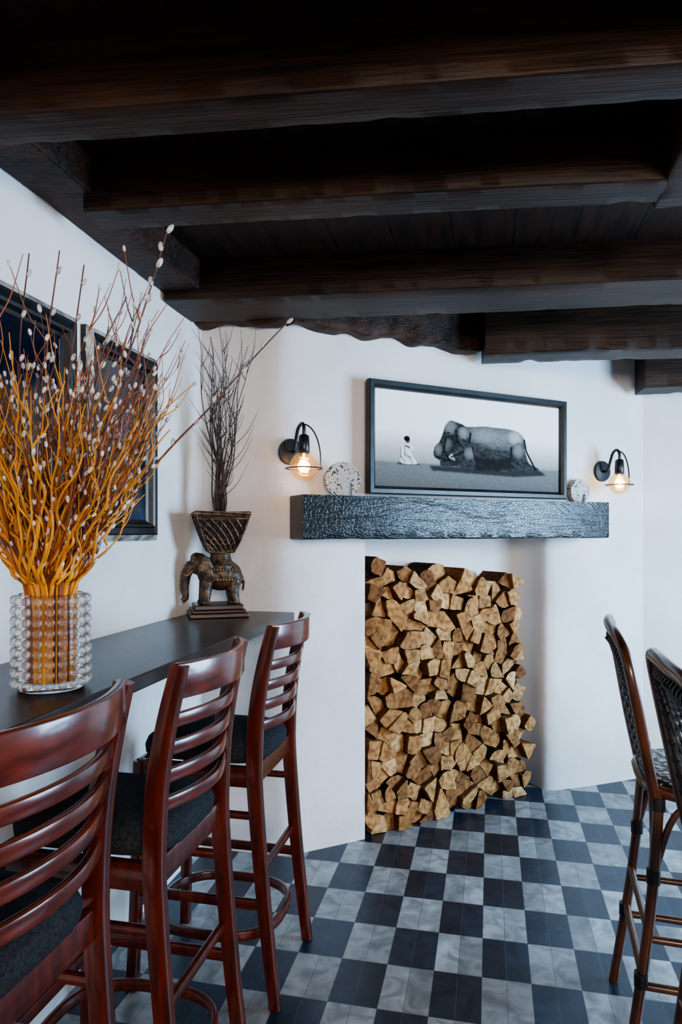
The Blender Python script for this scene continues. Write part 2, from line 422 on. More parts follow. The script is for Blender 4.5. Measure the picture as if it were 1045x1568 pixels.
# ------------------------------------------------------------------ firewood
def firewood():
    rr = random.Random(11)
    o3 = Vector((P3[0]+.012, P3[1]+.004, 0)); u = Vector((.738, .675, 0)); n = Vector((.675, -.738, 0))
    sx, sz = .077, .073
    def redge(z): return 1.045-.09*max(0, (z-.35)/.9)+.02*math.sin(z*17)
    def top(x): return 1.262-.10*x+.014*math.sin(x*22)
    def clip(poly, nx, nz, d):
        out = []
        for i in range(len(poly)):
            a = poly[i]; b = poly[(i+1) % len(poly)]
            fa = a[0]*nx+a[1]*nz-d; fb = b[0]*nx+b[1]*nz-d
            if fa <= 0: out.append(a)
            if fa*fb < 0:
                t = fa/(fa-fb); out.append((a[0]+(b[0]-a[0])*t, a[1]+(b[1]-a[1])*t))
        return out
    def area(p): return .5*abs(sum(p[i][0]*p[(i+1) % len(p)][1]-p[(i+1) % len(p)][0]*p[i][1] for i in range(len(p))))
    V = []; F = []; C = []
    for layer in (0, 1):
        seeds = []
        for j in range(19):
            for i in range(17):
                x = (i+.5*(j % 2)-.2)*sx + rr.uniform(-.031, .031); z = (j+.3)*sz + rr.uniform(-.029, .029)
                seeds.append((x, z))
        for si, (x, z) in enumerate(seeds):
            if x < .0 or x > redge(z)-.015 or z > top(x)-.015-.03*layer or z < 0: continue
            p = [(x-.15, z-.15), (x+.15, z-.15), (x+.15, z+.15), (x-.15, z+.15)]
            for sj, (x2, z2) in enumerate(seeds):
                if sj == si or abs(x2-x) > .26 or abs(z2-z) > .26: continue
                dx, dz = x2-x, z2-z; p = clip(p, dx, dz, (x2*x2+z2*z2-x*x-z*z)/2)
                if len(p) < 3: break
            p = clip(p, 0, -1, 0); p = clip(p, -1, 0, 0); p = clip(p, 1, 0, redge(z)+.03); p = clip(p, 0, 1, top(x)+.02)
            if len(p) < 3: continue
            keep = rr.choice([3, 4, 4, 4, 5]) if layer == 0 else 5
            while len(p) > keep:
                best = min(range(len(p)), key=lambda i: area([p[i-1], p[i], p[(i+1) % len(p)]])); p.pop(best)
            cx = sum(q[0] for q in p)/len(p); cz = sum(q[1] for q in p)/len(p)
            gr = 1.12 if keep == 3 else (1.01 if keep == 4 else .96)
            p = [(cx+(q[0]-cx)*gr, max(.002, cz+(q[1]-cz)*gr)) for q in p]
            k0 = rr.randrange(len(p)) if rr.random() < .6 else -1; out = []
            for i in range(len(p)):
                a = Vector(p[i]); b = Vector(p[(i+1) % len(p)]); e = b-a
                out.append((tuple(a+e*.06), i == k0))
                if i == k0:
                    nn = Vector((e.y, -e.x))
                    if nn.dot((a+b)/2-Vector((cx, cz))) < 0: nn = -nn
                    for t in (.3, .5, .7): out.append((tuple(a+e*t+nn*(.16*4*t*(1-t))), True))
                else:
                    for t in (.35, .65): out.append((tuple(a+e*t+Vector((rr.uniform(-.003, .003), rr.uniform(-.003, .003)))), False))
                out.append((tuple(a+e*.94), i == k0))
            pr = [(q[0], max(.001, q[1])) for q, _ in out]; bark = [bk for _, bk in out]
            dep = rr.uniform(-.042, .02)-.085*layer; tx, tz = rr.uniform(-.22, .22), rr.uniform(-.18, .18)
            if layer: tx = tz = 0
            tone = rr.choice([(.48, .245, .095), (.56, .31, .13), (.38, .185, .07), (.52, .285, .12), (.25, .115, .045), (.60, .36, .17), (.44, .22, .088), (.31, .15, .062)])
            br = rr.uniform(.72, 1.05)*(.22 if layer else 1); tone = tuple(c*br for c in tone)  # back layer's colour is darkened to paint shade into the gaps
            def P(q, off):
                f = 1 if off > -.1 else 0
                return o3+u*q[0]+n*(dep+off+(q[0]-cx)*tx*f+(q[1]-cz)*tz*f)+Vector((0, 0, q[1]))
            back = -.185+.08*layer
            m = len(pr); b0 = len(V)
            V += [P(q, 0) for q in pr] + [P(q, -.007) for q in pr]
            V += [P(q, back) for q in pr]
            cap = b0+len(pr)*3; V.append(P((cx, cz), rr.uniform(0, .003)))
            for i in range(m):
                j = (i+1) % m
                F.append((cap, b0+i, b0+j)); sh = rr.uniform(.95, 1.04); C.append(tuple(c*sh for c in tone))
                sc = (.022, .012, .008) if bark[i] else tuple(c*f for c, f in zip(tone, (.36, .30, .26)))  # bark has its own brown; bare sides carry painted gap shade
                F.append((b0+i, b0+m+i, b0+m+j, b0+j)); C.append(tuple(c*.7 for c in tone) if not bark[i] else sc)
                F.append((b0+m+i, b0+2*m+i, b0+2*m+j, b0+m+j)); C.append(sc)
    me = bpy.data.meshes.new("firewood_stack"); me.from_pydata([tuple(v) for v in V], [], F)
    ca = me.color_attributes.new("Col", 'FLOAT_COLOR', 'CORNER')
    buf = []
    for pl, c in zip(me.polygons, C): buf += [c[0], c[1], c[2], 1]*pl.loop_total
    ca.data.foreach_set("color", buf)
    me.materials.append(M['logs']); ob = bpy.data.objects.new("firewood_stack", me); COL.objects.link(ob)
firewood()

# ------------------------------------------------------------------ counter
e = empty("bar_counter")
mb = MB(); mb.box((-1.245, -.6, 1.02), (-.82, 2.822, 1.057)); mb.obj("top", M['counter'], e, bevel=.004)
mb = MB()
for y in (.5, 1.55, 2.6):
    mb.rect([(-1.225, y, 1.01), (-1.225, y, .75)], .035, .03, (0, 1, 0))
    mb.rect([(-1.24, y, 1.005), (-.92, y, 1.005)], .035, .03, (0, 1, 0))
    mb.rect([(-1.225, y, .78), (-.98, y, .99)], .03, .025, (0, 1, 0))
mb.obj("brackets", M['counter'], e)

# ------------------------------------------------------------------ ladder-back stools
def bar_stool(yc, X=-.635, w=.355, rz=0):
    e = empty("ladder_back_bar_stool", (X, yc, 0), rz)
    pp = [(.035, 0), (0, .3), (-.027, .62), (-.030, .75), (-.022, .88), (-.002, 1.0), (.028, 1.124)]
    def px(z):
        for (x0, z0), (x1, z1) in zip(pp, pp[1:]):
            if z0 <= z <= z1: return x0+(x1-x0)*(z-z0)/(z1-z0)
        return pp[-1][0]
    mb = MB()
    for s in (-1, 1):
        path = catmull([(x, s*w/2, z) for x, z in pp], 5); K = len(path)
        mb.rect(path, .028, [.034+.014*math.sin(math.pi*min(1, i/K)) for i in range(K)], (0, 1, 0), .22)
    smooth_angle(mb.obj("back_posts", M['maho'], e), 30)
    mb = MB()
    def bow(z, b, n=14, ex=.0):
        x0 = px(z); return [(x0+b*(1-(2*k/n-1)**2), (w+ex)*(k/n-.5), z) for k in range(n+1)]
    path = bow(1.090, .05, ex=.01); mb.rect(path, .075, .02, (0, 0, 1), .25)
    for z in (1.003, .943, .883, .823): mb.rect(bow(z, .047), .03, .017, (0, 0, 1), .3)
    smooth_angle(mb.obj("back_slats", M['mahoH'], e), 30)
    mb = MB(); f = -.41
    for s in (-1, 1):
        mb.rect(catmull([(f-.01, s*(w/2+.01), 0), (f, s*w/2, .35), (f+.01, s*w/2, .70)], 4), .034, .034, (0, 1, 0), .2)
        mb.rect([(-.03, s*w/2, .675), (f+.01, s*w/2, .675)], .06, .022, (0, 0, 1), .15)
        mb.rect([(-.02, s*w/2, .56), (f+.005, s*w/2, .56)], .022, .018, (0, 0, 1), .3)
        mb.rect([(.0, s*w/2, .30), (f, s*w/2, .30)], .03, .018, (0, 0, 1), .3)
    for x in (-.035, f+.01): mb.rect([(x, -w/2, .675), (x, w/2, .675)], .06, .022, (0, 0, 1), .15)
    mb.rect([(-.02, -w/2, .38), (-.02, w/2, .38)], .026, .018, (0, 0, 1), .3)
    mb.rect([(f, -w/2, .26), (f, w/2, .26)], .035, .022, (0, 0, 1), .3)
    ring = []
    for k in range(40):
        a = 2*math.pi*k/40; ca, sa = math.cos(a), math.sin(a)
        ring.append((f/2+.005+(.205)*math.copysign(abs(ca)**.75, ca), (w/2-.0)*math.copysign(abs(sa)**.75, sa), .19))
    mb.rect(ring, .03, .018, (0, 0, 1), .3, closed=True)
    smooth_angle(mb.obj("legs_and_rails", M['maho'], e), 30)
    mb = MB()
    def sq(hx, hy, z, n=32):
        r = []
        for k in range(n):
            a = 2*math.pi*k/n; ca, sa = math.cos(a), math.sin(a)
            r.append(Vector((f/2-.012+hx*math.copysign(abs(ca)**.45, ca), hy*math.copysign(abs(sa)**.45, sa), z)))
        return r
    hx, hy = .205, w/2-.008
    mb.rings([sq(hx-.01, hy-.005, .706), sq(hx+.0, hy, .712), sq(hx+.002, hy+.002, .735), sq(hx-.006, hy-.006, .755), sq(hx-.03, hy-.03, .768), sq(hx-.09, hy-.09, .773), sq(.02, .02, .774)])
    smooth_angle(mb.obj("cushion", M['vinyl'], e), 60)
    return e
bar_stool(2.095, X=-.650); bar_stool(1.495, X=-.658); bar_stool(.965, X=-.690, w=.37)

# ------------------------------------------------------------------ rattan stools
def rattan_stool(x, y, rz=0):
    e = empty("rattan_bar_stool", (x, y, 0), rz)
    mb = MB()
    hoop = catmull([(-.165, -.15, .70), (-.195, -.17, .85), (-.225, -.195, 1.0), (-.240, -.175, 1.075), (-.255, -.10, 1.117), (-.262, 0, 1.130), (-.258, .10, 1.134), (-.246, .18, 1.122), (-.225, .20, 1.03), (-.195, .17, .85), (-.165, .15, .70)], 5)
    mb.tube(hoop, .0145, 12)
    for sx in (-1, 1):
        for sy in (-1, 1):
            mb.tube(catmull([(sx*.155, sy*.15, .73), (sx*.18, sy*.165, .4), (sx*.235, sy*.185, 0)], 6), .0145, 10)
            mb.tube(catmull([(sx*.17, sy*.155, .5), (sx*.12, sy*.155, .66), (sx*.04, sy*.155, .71)], 5), .009, 8)
            mb.tube(catmull([(sx*.17, sy*.155, .52), (sx*.165, sy*.10, .66), (sx*.165, sy*.03, .71)], 4), .009, 8)
    for sy in (-1, 1):
        mb.tube([(-.205, sy*.175, .22), (.205, sy*.175, .22)], .011, 8); mb.tube([(-.19, sy*.168, .34), (.19, sy*.168, .34)], .010, 8)
    for sx in (-1, 1):
        mb.tube([(sx*.20, -.175, .25), (sx*.20, .175, .25)], .011, 8)
        mb.tube([(sx*.188, -.168, .37), (sx*.188, .168, .37)], .010, 8)
    def sq(h, z, n=28, k=.6):
        return [Vector((h*math.copysign(abs(math.cos(2*math.pi*i/n))**k, math.cos(2*math.pi*i/n)), h*math.copysign(abs(math.sin(2*math.pi*i/n))**k, math.sin(2*math.pi*i/n)), z)) for i in range(n)]
    mb.tube(sq(.185, .72), .016, 8, closed=True)
    smooth_angle(mb.obj("cane_frame", M['rattan'], e), 60)
    mb = MB()
    mb.rings([sq(.18, .712), sq(.185, .73), sq(.175, .742), sq(.12, .744), sq(.02, .742)])
    smooth_angle(mb.obj("woven_seat", M['seatw'], e), 60)
    mb = MB()
    inner = [Vector((p.x+.006, p.y*.82, .70+(p.z-.70)*.92)) for p in hoop]
    mb.tube(inner, .011, 10)
    for k in range(3, len(hoop)-3):
        a, b = hoop[k], inner[k]; mb.tube([a.lerp(b, .35), b], .006, 6)
        t = (inner[k+1]-inner[k-1]).normalized(); mb.tube([b-t*.004, b+t*.004], .0145, 10)
    half = len(inner)//2
    for k in range(2, half-2, 1):
        a = inner[k]; b = inner[-1-k]; m = (a+b)/2+Vector((-.02, 0, 0)); mb.tube(catmull([a, m, b], 5), .003, 5)
    for f in (-.6, -.36, -.12, .12, .36, .6):
        mb.tube([(-.165, f*.15, .73), (-.20, f*.16, .9), (-.258, f*.16, 1.08)], .0035, 5)
    for sx in (-1, 1):
        for sy in (-1, 1):
            for zz, xx, yy in ((.50, .171, .158), (.235, .203, .175), (.69, .158, .152)):
                mb.tube([(sx*xx, sy*yy, zz-.018), (sx*xx, sy*yy, zz+.018)], .0178, 10)
    smooth_angle(mb.obj("black_wrapping", M['weave'], e), 50)
rattan_stool(.600, 2.065, math.radians(-4)); rattan_stool(.61, 1.47, math.radians(3))

# ------------------------------------------------------------------ frames and art
def frame(name, w, h, prof, mats, loc, rz, art=None, artmats=None):
    e = empty(name, loc, rz)
    mb = MB()
    def loop(ins, d): return [Vector((ins, -d, ins)), Vector((w-ins, -d, ins)), Vector((w-ins, -d, h-ins)), Vector((ins, -d, h-ins))]
    for k in range(len(prof)-1):
        a = loop(prof[k][0], prof[k][1]); b = loop(prof[k+1][0], prof[k+1][1])
        mb.add(a+b, [(j, (j+1) % 4, 4+(j+1) % 4, 4+j) for j in range(4)], prof[k][2])
    mb.obj("frame", mats, e)
    if art: art(e, w, h, prof[-1])
    return e
prof_black = [(0, .0, 0), (0, .030, 0), (.004, .034, 0), (.022, .034, 0), (.028, .028, 0), (.034, .022, 0), (.037, .012, 0)]

def photo_art(e, w, h, last):
    ins, d = last[0], last[1]-.002
    NX, NY = 560, 290
    CWd, CHt = 282.0, 148.0
    xs = np.linspace(0, CWd, NX); ys = np.linspace(0, CHt, NY)
    X, Y = np.meshgrid(xs, ys)
    rs = np.random.RandomState(3)
    def pt(x, y):  # digitised artwork point -> canvas units
        t = (x-575)/282.0
        yy = (y-(590+33*t))/(158-29*t)*CHt
        u = t/(1.19-.19*t)
        return (u*CWd, yy)
    def poly(pts):
        P = [pt(*p) for p in pts]; m = np.zeros_like(X, dtype=bool)
        for i in range(len(P)):
            x1, y1 = P[i]; x2, y2 = P[i-1]
            c = ((y1 > Y) != (y2 > Y)) & (X < (x2-x1)*(Y-y1)/((y2-y1) if y2 != y1 else 1e-6)+x1)
            m ^= c
        return m.astype(float)
    def blur(a, n):
        for _ in range(1 if n == 1 else 2):
            for ax in (0, 1):
                k = np.zeros_like(a)
                for s in range(-n, n+1): k += np.roll(a, s, ax)
                a = k/(2*n+1)
        return a
    def sm(pts):
        q = catmull([(p[0], p[1], 0) for p in pts+[pts[0]]], 4); return [(p.x, p.y) for p in q]
    def ell(cx, cy, rx, ry):
        c = pt(cx, cy); return np.clip(1-((X-c[0])/rx)**2-((Y-c[1])/ry)**2, 0, 1)
    def line(a, b, wd):
        a = np.array(pt(*a)); b = np.array(pt(*b)); dd = b-a; L2 = (dd**2).sum()
        t = np.clip(((X-a[0])*dd[0]+(Y-a[1])*dd[1])/L2, 0, 1)
        ds = np.hypot(X-a[0]-t*dd[0], Y-a[1]-t*dd[1]); return np.clip(1-ds/wd, 0, 1)
    fy = Y/CHt
    G = np.interp(fy, [0, .40, .50, .60, .70, .735, .755, .9, 1.0], [.95, .90, .70, .50, .36, .30, .17, .14, .11])
    G = G + blur(rs.randn(*G.shape), 1)*.03*(fy > .6)
    def over(mask, val):
        nonlocal G
        G = G*(1-mask)+val*mask
    over(blur(poly([(660, 714), (830, 720), (838, 727), (790, 730), (665, 722)]), 2)*.85, .008)
    body_pts = sm([(690, 655), (706, 651), (722, 652), (742, 651), (762, 653), (781, 655), (796, 660), (804, 669), (806, 682), (806, 700), (812, 714), (800, 722), (790, 720), (778, 722), (748, 720), (726, 718), (705, 712), (694, 690)])
    body = poly(body_pts); tx = blur(rs.randn(*G.shape), 1)*.8+blur(rs.randn(*G.shape), 3)*1.8+blur(rs.randn(*G.shape), 7)*2
    sh = .040+.14*ell(770, 668, 56, 24)+.09*ell(735, 664, 34, 16)+.24*ell(792, 668, 14, 15)+.05*tx
    over(blur(body, 1), np.clip(sh, .006, .8))
    belly = poly(sm([(728, 698), (760, 702), (786, 700), (788, 716), (760, 720), (730, 719)]))
    over(blur(belly, 3)*.85, .010)
    hind = poly(sm([(784, 684), (798, 676), (806, 690), (812, 708), (826, 716), (824, 722), (800, 722), (788, 712), (782, 698)]))
    over(blur(hind, 1), np.clip(.035+.16*ell(796, 688, 12, 16)+.04*tx, .005, 1))
    fore = poly(sm([(712, 686), (728, 684), (733, 700), (728, 714), (716, 718), (694, 712), (692, 706), (710, 704)]))
    over(blur(fore, 1), np.clip(.035+.14*ell(722, 694, 10, 12)+.04*tx, .005, 1))
    head = poly(sm([(684, 650), (692, 642), (703, 645), (714, 650), (722, 662), (716, 676), (706, 684), (698, 692), (690, 700), (700, 706), (706, 712), (694, 715), (678, 714), (676, 706), (667, 699), (668, 684), (675, 676), (680, 664)]))
    over(blur(head, 1), np.clip(.028+.15*ell(692, 652, 12, 14)+.11*ell(674, 688, 7, 12)+.07*ell(688, 680, 7, 12)+.04*tx, .005, 1))
    ear = poly(sm([(704, 652), (716, 653), (724, 662), (722, 676), (712, 684), (704, 676), (700, 664)]))
    over(blur(ear, 1), np.clip(.035+.19*ell(713, 661, 10, 12)+.05*tx, .005, 1))
    for a, b, wd in [((700, 657), (703, 676), 1.8), ((703, 676), (712, 685), 1.8), ((724, 662), (721, 678), 1.6), ((686, 668), (682, 690), 2.0), ((682, 690), (690, 704), 2.0), ((712, 692), (694, 700), 2.2), ((786, 684), (784, 704), 2.0), ((726, 684), (731, 704), 1.8), ((672, 700), (690, 706), 1.8), ((688, 661), (692, 662), 1.5)]:
        over(np.clip(line(a, b, wd)*1.6, 0, 1)*.9, .004)
    for a, b in [((805, 672), (808, 690)), ((808, 690), (816, 706)), ((816, 706), (822, 718))]:
        over(np.clip(line(a, b, 1.9)*2, 0, 1), .006)
    over(blur(poly([(610, 709), (642, 711), (648, 714), (612, 713)]), 1)*.7, .015)
    robe = poly(sm([(621, 680), (628, 679), (631, 686), (633, 695), (640, 708), (640, 712), (618, 711), (616, 700), (616, 688)]))
    over(blur(robe, 1), .72-.2*ell(624, 700, 5, 12))
    for a, b in [((622, 682), (622, 697)), ((622, 697), (634, 703)), ((628, 700), (634, 711)), ((617, 700), (622, 710)), ((616, 687), (616, 702))]:
        over(line(a, b, 1.4)*.85, .06)
    over(np.clip(line((624, 683), (634, 688), 1.7)*2, 0, 1), .08)
    over(poly([(630, 683), (636, 684), (636, 690), (631, 688)]), .8)
    over(np.clip(ell(626.6, 674, 3.4, 5.4)*3, 0, 1), .09); over(np.clip(ell(625.4, 671.3, 4.6, 4.6)*3, 0, 1), .004)
    G = np.clip(G, .003, .95)
    iw, ih = w-2*ins, h-2*ins
    vs = np.stack([ins+X/CWd*iw, np.full_like(X, -d), h-ins-Y/CHt*ih], -1).reshape(-1, 3)
    ii = np.arange(NX*NY).reshape(NY, NX)
    fs = np.stack([ii[:-1, :-1], ii[1:, :-1], ii[1:, 1:], ii[:-1, 1:]], -1).reshape(-1, 4)
    me = bpy.data.meshes.new("print"); me.from_pydata(vs.tolist(), [], fs.tolist())
    ca = me.color_attributes.new("Col", 'FLOAT_COLOR', 'POINT')
    g = G.reshape(-1); ca.data.foreach_set("color", np.stack([g, g*.97, g*.93, np.ones_like(g)], -1).reshape(-1))
    me.materials.append(M['art']); o = bpy.data.objects.new("print", me); COL.objects.link(o); o.parent = e
pl = Lm - N*.112 + U*.352
frame("framed_elephant_photograph", 1.200, .515, prof_black, [M['frame']], (pl.x, pl.y, 1.574), math.radians(39.8), photo_art)

def navy_art(e, w, h, last):
    mb = MB(); i = last[0]; mb.add([(i, -.01, i), (w-i, -.01, i), (w-i, -.01, h-i), (i, -.01, h-i)], [(0, 1, 2, 3)]); mb.obj("print", M['navy'], e)
prof_orn = [(0, 0, 0), (0, .018, 1), (.020, .034, 0), (.026, .028, 0), (.045, .032, 0), (.05, .040, 0), (.058, .036, 0), (.065, .020, 0), (.072, .016, 0), (.075, .014, 0)]
frame("framed_wall_print", .46, .68, prof_orn, [M['frame'], M['silver']], (-1.249, 1.91, 1.37), math.radians(90), navy_art)
frame("framed_wall_print", .62, .68, prof_orn, [M['frame'], M['silver']], (-1.249, 1.24, 1.37), math.radians(90), navy_art)

# ------------------------------------------------------------------ stone discs
def disc(t, off, rz, sc=1.0):
    p = Lm - N*off + U*t
    e = empty("speckled_stone_ornament", (p.x, p.y, 1.5575), rz); e.scale = (sc, 1, sc)
    mb = MB(); r = .079; cz = .070
    n = 48; prof = []
    for k in range(n+1):
        a = -math.pi/2+.45 + (2*math.pi-.9)*k/n; prof.append((r*math.cos(a), max(0, cz+r*math.sin(a))))
    slot = [(.012, 0), (.018, .03), (.026, .052), (.034, .058), (.040, .050), (.040, .03), (.036, .0)]
    full = [(-.036, 0)] + slot + [p for p in prof[1:-1] if p[1] > .002]
    f = [Vector((x, -.014, z)) for x, z in full]; b = [Vector((x, .014, z)) for x, z in full]
    m = len(full)
    mb.add(f+b, [tuple(range(m)), tuple(range(2*m-1, m-1, -1))]+[(i, m+i, m+(i+1) % m, (i+1) % m) for i in range(m)])
    mb.obj("disc", M['stone'], e, bevel=.003)
disc(.215, .075, math.radians(20)); disc(1.64, .12, math.radians(38), .84)

# ------------------------------------------------------------------ sconces
def sconce(px, py, pz, gx, gy, gz, r):
    e = empty("gooseneck_wall_sconce"); P = Vector((px, py, pz)); G = Vector((gx, gy, gz)); n = Vector((N.x, N.y, 0)); t = Vector((U.x, U.y, 0))
    mb = MB()
    mb.lathe([(.001, 0), (.056, 0), (.058, .006), (.055, .014), (.02, .017), (.001, .018)], P, 28, axis=n)
    top = G+Vector((0, 0, r+.03))
    mb.tube(catmull([P, P+n*.045, P+n*.06+Vector((0, 0, .04)), (P+n*.06).lerp(Vector((G.x, G.y, pz)), .3)+Vector((0, 0, .09)), Vector((G.x, G.y, pz+.105))-n*.02, Vector((G.x, G.y, pz+.085)), top+Vector((0, 0, .02))], 6), .0075, 10)
    mb.lathe([(.001, .05), (.014, .048), (.022, .04), (.024, .0), (.024, -.03), (.018, -.035), (.001, -.035)], top-Vector((0, 0, .005)), 20)
    s = t
    hoop = [Vector((G.x, G.y, gz+.03))+s*(r+.016)*math.cos(a)+Vector((0, 0, (r+.085)*math.sin(a))) for a in [math.pi/2*k/12 for k in range(13)]]
    mb.tube(hoop, .0035, 6)
    mb.tube([Vector((G.x, G.y, gz-.008))+s*(r+.016), Vector((G.x, G.y, gz+.03))+s*(r+.016)], .0035, 6)
    mb.tube([G+Vector(((r+.016)*math.cos(a), (r+.016)*math.sin(a), -.008)) for a in [2*math.pi*k/36 for k in range(36)]], .0025, 6, closed=True)
    smooth_angle(mb.obj("arm_and_socket", M['black'], e), 50)
    mb = MB(); mb.lathe([(.0005, -r)]+[(r*math.sin(a), -r*math.cos(a)) for a in [math.pi*k/18 for k in range(1, 16)]]+[(.02, r+.01), (.0005, r+.012)], G, 28)
    smooth_angle(mb.obj("globe_bulb", M['bulb'], e), 60)
    mb = MB()
    mb.tube([G+Vector((.014*math.cos(k*.9), .014*math.sin(k*.9), -.026+.055*k/40)) for k in range(41)], .0016, 5)
    mb.tube([G+Vector((0, 0, .03)), G+Vector((0, 0, r+.005))], .004, 6)
    mb.obj("filament", M['fil'], e)
    l = bpy.data.lights.new("bulb_light", 'POINT'); l.energy = .45; l.color = (1, .62, .3); l.shadow_soft_size = .02
    lo = bpy.data.objects.new("bulb_light", l); COL.objects.link(lo); lo.location = G; lo.parent = e
sconce(-.845, 2.846, 1.748, -.752, 2.728, 1.672, .060)
sconce(.60, 3.978, 1.735, .675, 3.868, 1.660, .056)

# ------------------------------------------------------------------ glass vase with willow
VX, VY, VZ = -.945, 1.335, 1.057
e = empty("hobnail_glass_vase", (VX, VY, VZ+.001))
mb = MB(); ro, ri, hh = .070, .063, .208
mb.rings([[Vector((r*math.cos(2*math.pi*j/40), r*math.sin(2*math.pi*j/40), z)) for j in range(40)] for r, z in [(.001, 0), (ro-.004, 0), (ro, .004), (ro, hh-.002), (ro-.003, hh), (ri, hh-.002), (ri, .014), (.001, .012)]])
smooth_angle(mb.obj("cylinder", M['glass'], e), 50)
mb = MB()
for j in range(9):
    for i in range(19):
        a = 2*math.pi*i/19; z = .018+j*.0222
        mb.ball((math.cos(a)*(ro+.006), math.sin(a)*(ro+.006), z), (.0100, .0100, .0085), (math.cos(a), math.sin(a), 0), 12, 8)
smooth_angle(mb.obj("hobnails", M['hob'], e), 80)

def stems():
    rr = random.Random(5)
    e = empty("pussy_willow_arrangement"); MO, MR, MBn, MC = MB(), MB(), MB(), MB()
    base = Vector((VX, VY, VZ+.02))
    def catk(p, d, s=1):
        MC.ball(p, (.0035*s, .0035*s, .0070*s), d, 7, 5)
    def clampx(p):
        if p.x < -1.19: p.x = -1.19+ (p.x+1.19)*.1
        return p
    for k in range(240):
        a = rr.uniform(0, 2*math.pi); q = math.sqrt(rr.random()); b0 = base+Vector((math.cos(a)*.045*q, math.sin(a)*.045*q, 0))
        kind = 0 if k < 125 else (1 if k < 178 else 2)
        H = rr.uniform(.40, .70) if kind == 0 else rr.uniform(.48, .84)
        sp = (.03+.22*q)*H/.66; lean = Vector((math.cos(a+.3)*sp, math.sin(a+.3)*sp, 0))
        rim = base+Vector((math.cos(a)*.052*q, math.sin(a)*.052*q, .19))
        wig = .014 if kind < 2 else .007; pts = [b0, rim]; m = 9; ph = rr.uniform(0, 6)
        for i in range(1, m+1):
            t = i/m
            p = rim+lean*(t**1.15)+Vector((wig*math.sin(ph+t*rr.uniform(8, 14)), wig*math.cos(ph*1.7+t*11), (H-.19)*t))
            pts.append(clampx(p))
        path = catmull(pts, 4); r0 = rr.uniform(.0030, .0056) if kind == 0 else rr.uniform(.0018, .0030)
        tgt = (MO, MR, MBn)[kind]; tgt.tube(path, [r0*(1-.75*i/(len(path)-1)) for i in range(len(path))], 6)
        for _ in range(rr.choice([1, 2, 3])):
            i = rr.randrange(len(path)//2, len(path)-3); p = path[i]; d = (path[i+1]-path[i]).normalized()
            sd = (d+Vector((rr.uniform(-1, 1), rr.uniform(-1, 1), rr.uniform(-.1, .6)))*.8).normalized(); L = rr.uniform(.05, .13)
            q1 = p+sd*L*.5; q2 = p+sd*L+Vector((0, 0, L*.35))
            q2 = clampx(q2); tw = catmull([p, clampx(q1), q2], 4); tgt.tube(tw, [.0015, .0007], 5)
            if kind == 2 or rr.random() < .3: catk(q2, q2-q1)
        if kind == 2 or rr.random() < .28:
            for i in range(len(path)//4, len(path), rr.choice([3, 4, 5])):
                d = (path[min(i+1, len(path)-1)]-path[i-1]).normalized(); o = Vector((rr.uniform(-1, 1), rr.uniform(-1, 1), .4)).normalized()
                if rr.random() < .7: catk(path[i]+o*.005, d+o*.5, rr.uniform(.8, 1.3))
    for k in range(24):
        a = rr.uniform(0, 6.28); rim = base+Vector((math.cos(a)*.03, math.sin(a)*.03, .19))
        L = Vector((math.cos(a)*rr.uniform(.06, .28), math.sin(a)*rr.uniform(.05, .2), 0)); H = rr.uniform(.5, .82); ph = rr.uniform(0, 6)
        pts = [rim]+[clampx(rim+L*(i/10)**1.2+Vector((.022*math.sin(ph+i*1.3), .022*math.cos(ph+i*1.1), (H-.19)*i/10))) for i in range(1, 11)]
        MR.tube(catmull(pts, 4), [.0022, .0007], 5)
    longs = [
        [(VX, VY, 1.2), (-.90, 1.37, 1.45), (-.85, 1.41, 1.68), (-.79, 1.45, 1.90), (-.738, 1.477, 2.11)],
        [(VX+.02, VY, 1.2), (-.885, 1.385, 1.36), (-.808, 1.46, 1.507), (-.72, 1.48, 1.61), (-.643, 1.497, 1.69), (-.55, 1.52, 1.80), (-.463, 1.536, 1.893)],
        [(VX, VY, 1.2), (-.93, 1.36, 1.5), (-.88, 1.38, 1.75), (-.80, 1.40, 1.93)],
        [(VX-.02, VY, 1.2), (-1.02, 1.36, 1.5), (-1.06, 1.38, 1.8), (-1.05, 1.40, 2.05)],
        [(VX, VY, 1.2), (-.98, 1.36, 1.5), (-.99, 1.38, 1.8), (-.97, 1.40, 2.05)],
        [(VX-.01, VY, 1.2), (-.97, 1.38, 1.5), (-.94, 1.40, 1.8), (-.92, 1.42, 2.02)],
        [(VX, VY, 1.2), (-.86, 1.30, 1.45), (-.80, 1.27, 1.68), (-.76, 1.26, 1.82)]]
    for li, L in enumerate(longs):
        path = catmull(L, 10); MBn.tube(path, [.0034, .0014], 6); n = len(path)
        for i in range(n//3 if li != 1 else n//4, n):
            d = (path[min(i+1, n-1)]-path[i-1]).normalized()
            dense = (li == 0 and i > n*.72)
            if (dense and i % 2 == 0) or (i % 4 == 0 if li != 1 else i % 6 == 0):
                sd = Vector(((1 if i % 4 < 2 else -1), rr.uniform(-.4, .4), .3)).normalized(); catk(path[i]+sd*.006, d+sd*.5, 1.9 if dense else 1.4)
    smooth_angle(MO.obj("ochre_stems", M['stemO'], e), 60); smooth_angle(MR.obj("rust_stems", M['stemR'], e), 60)
    smooth_angle(MBn.obj("brown_stems", M['stemB'], e), 60); smooth_angle(MC.obj("catkins", M['catkin'], e), 80)
stems()

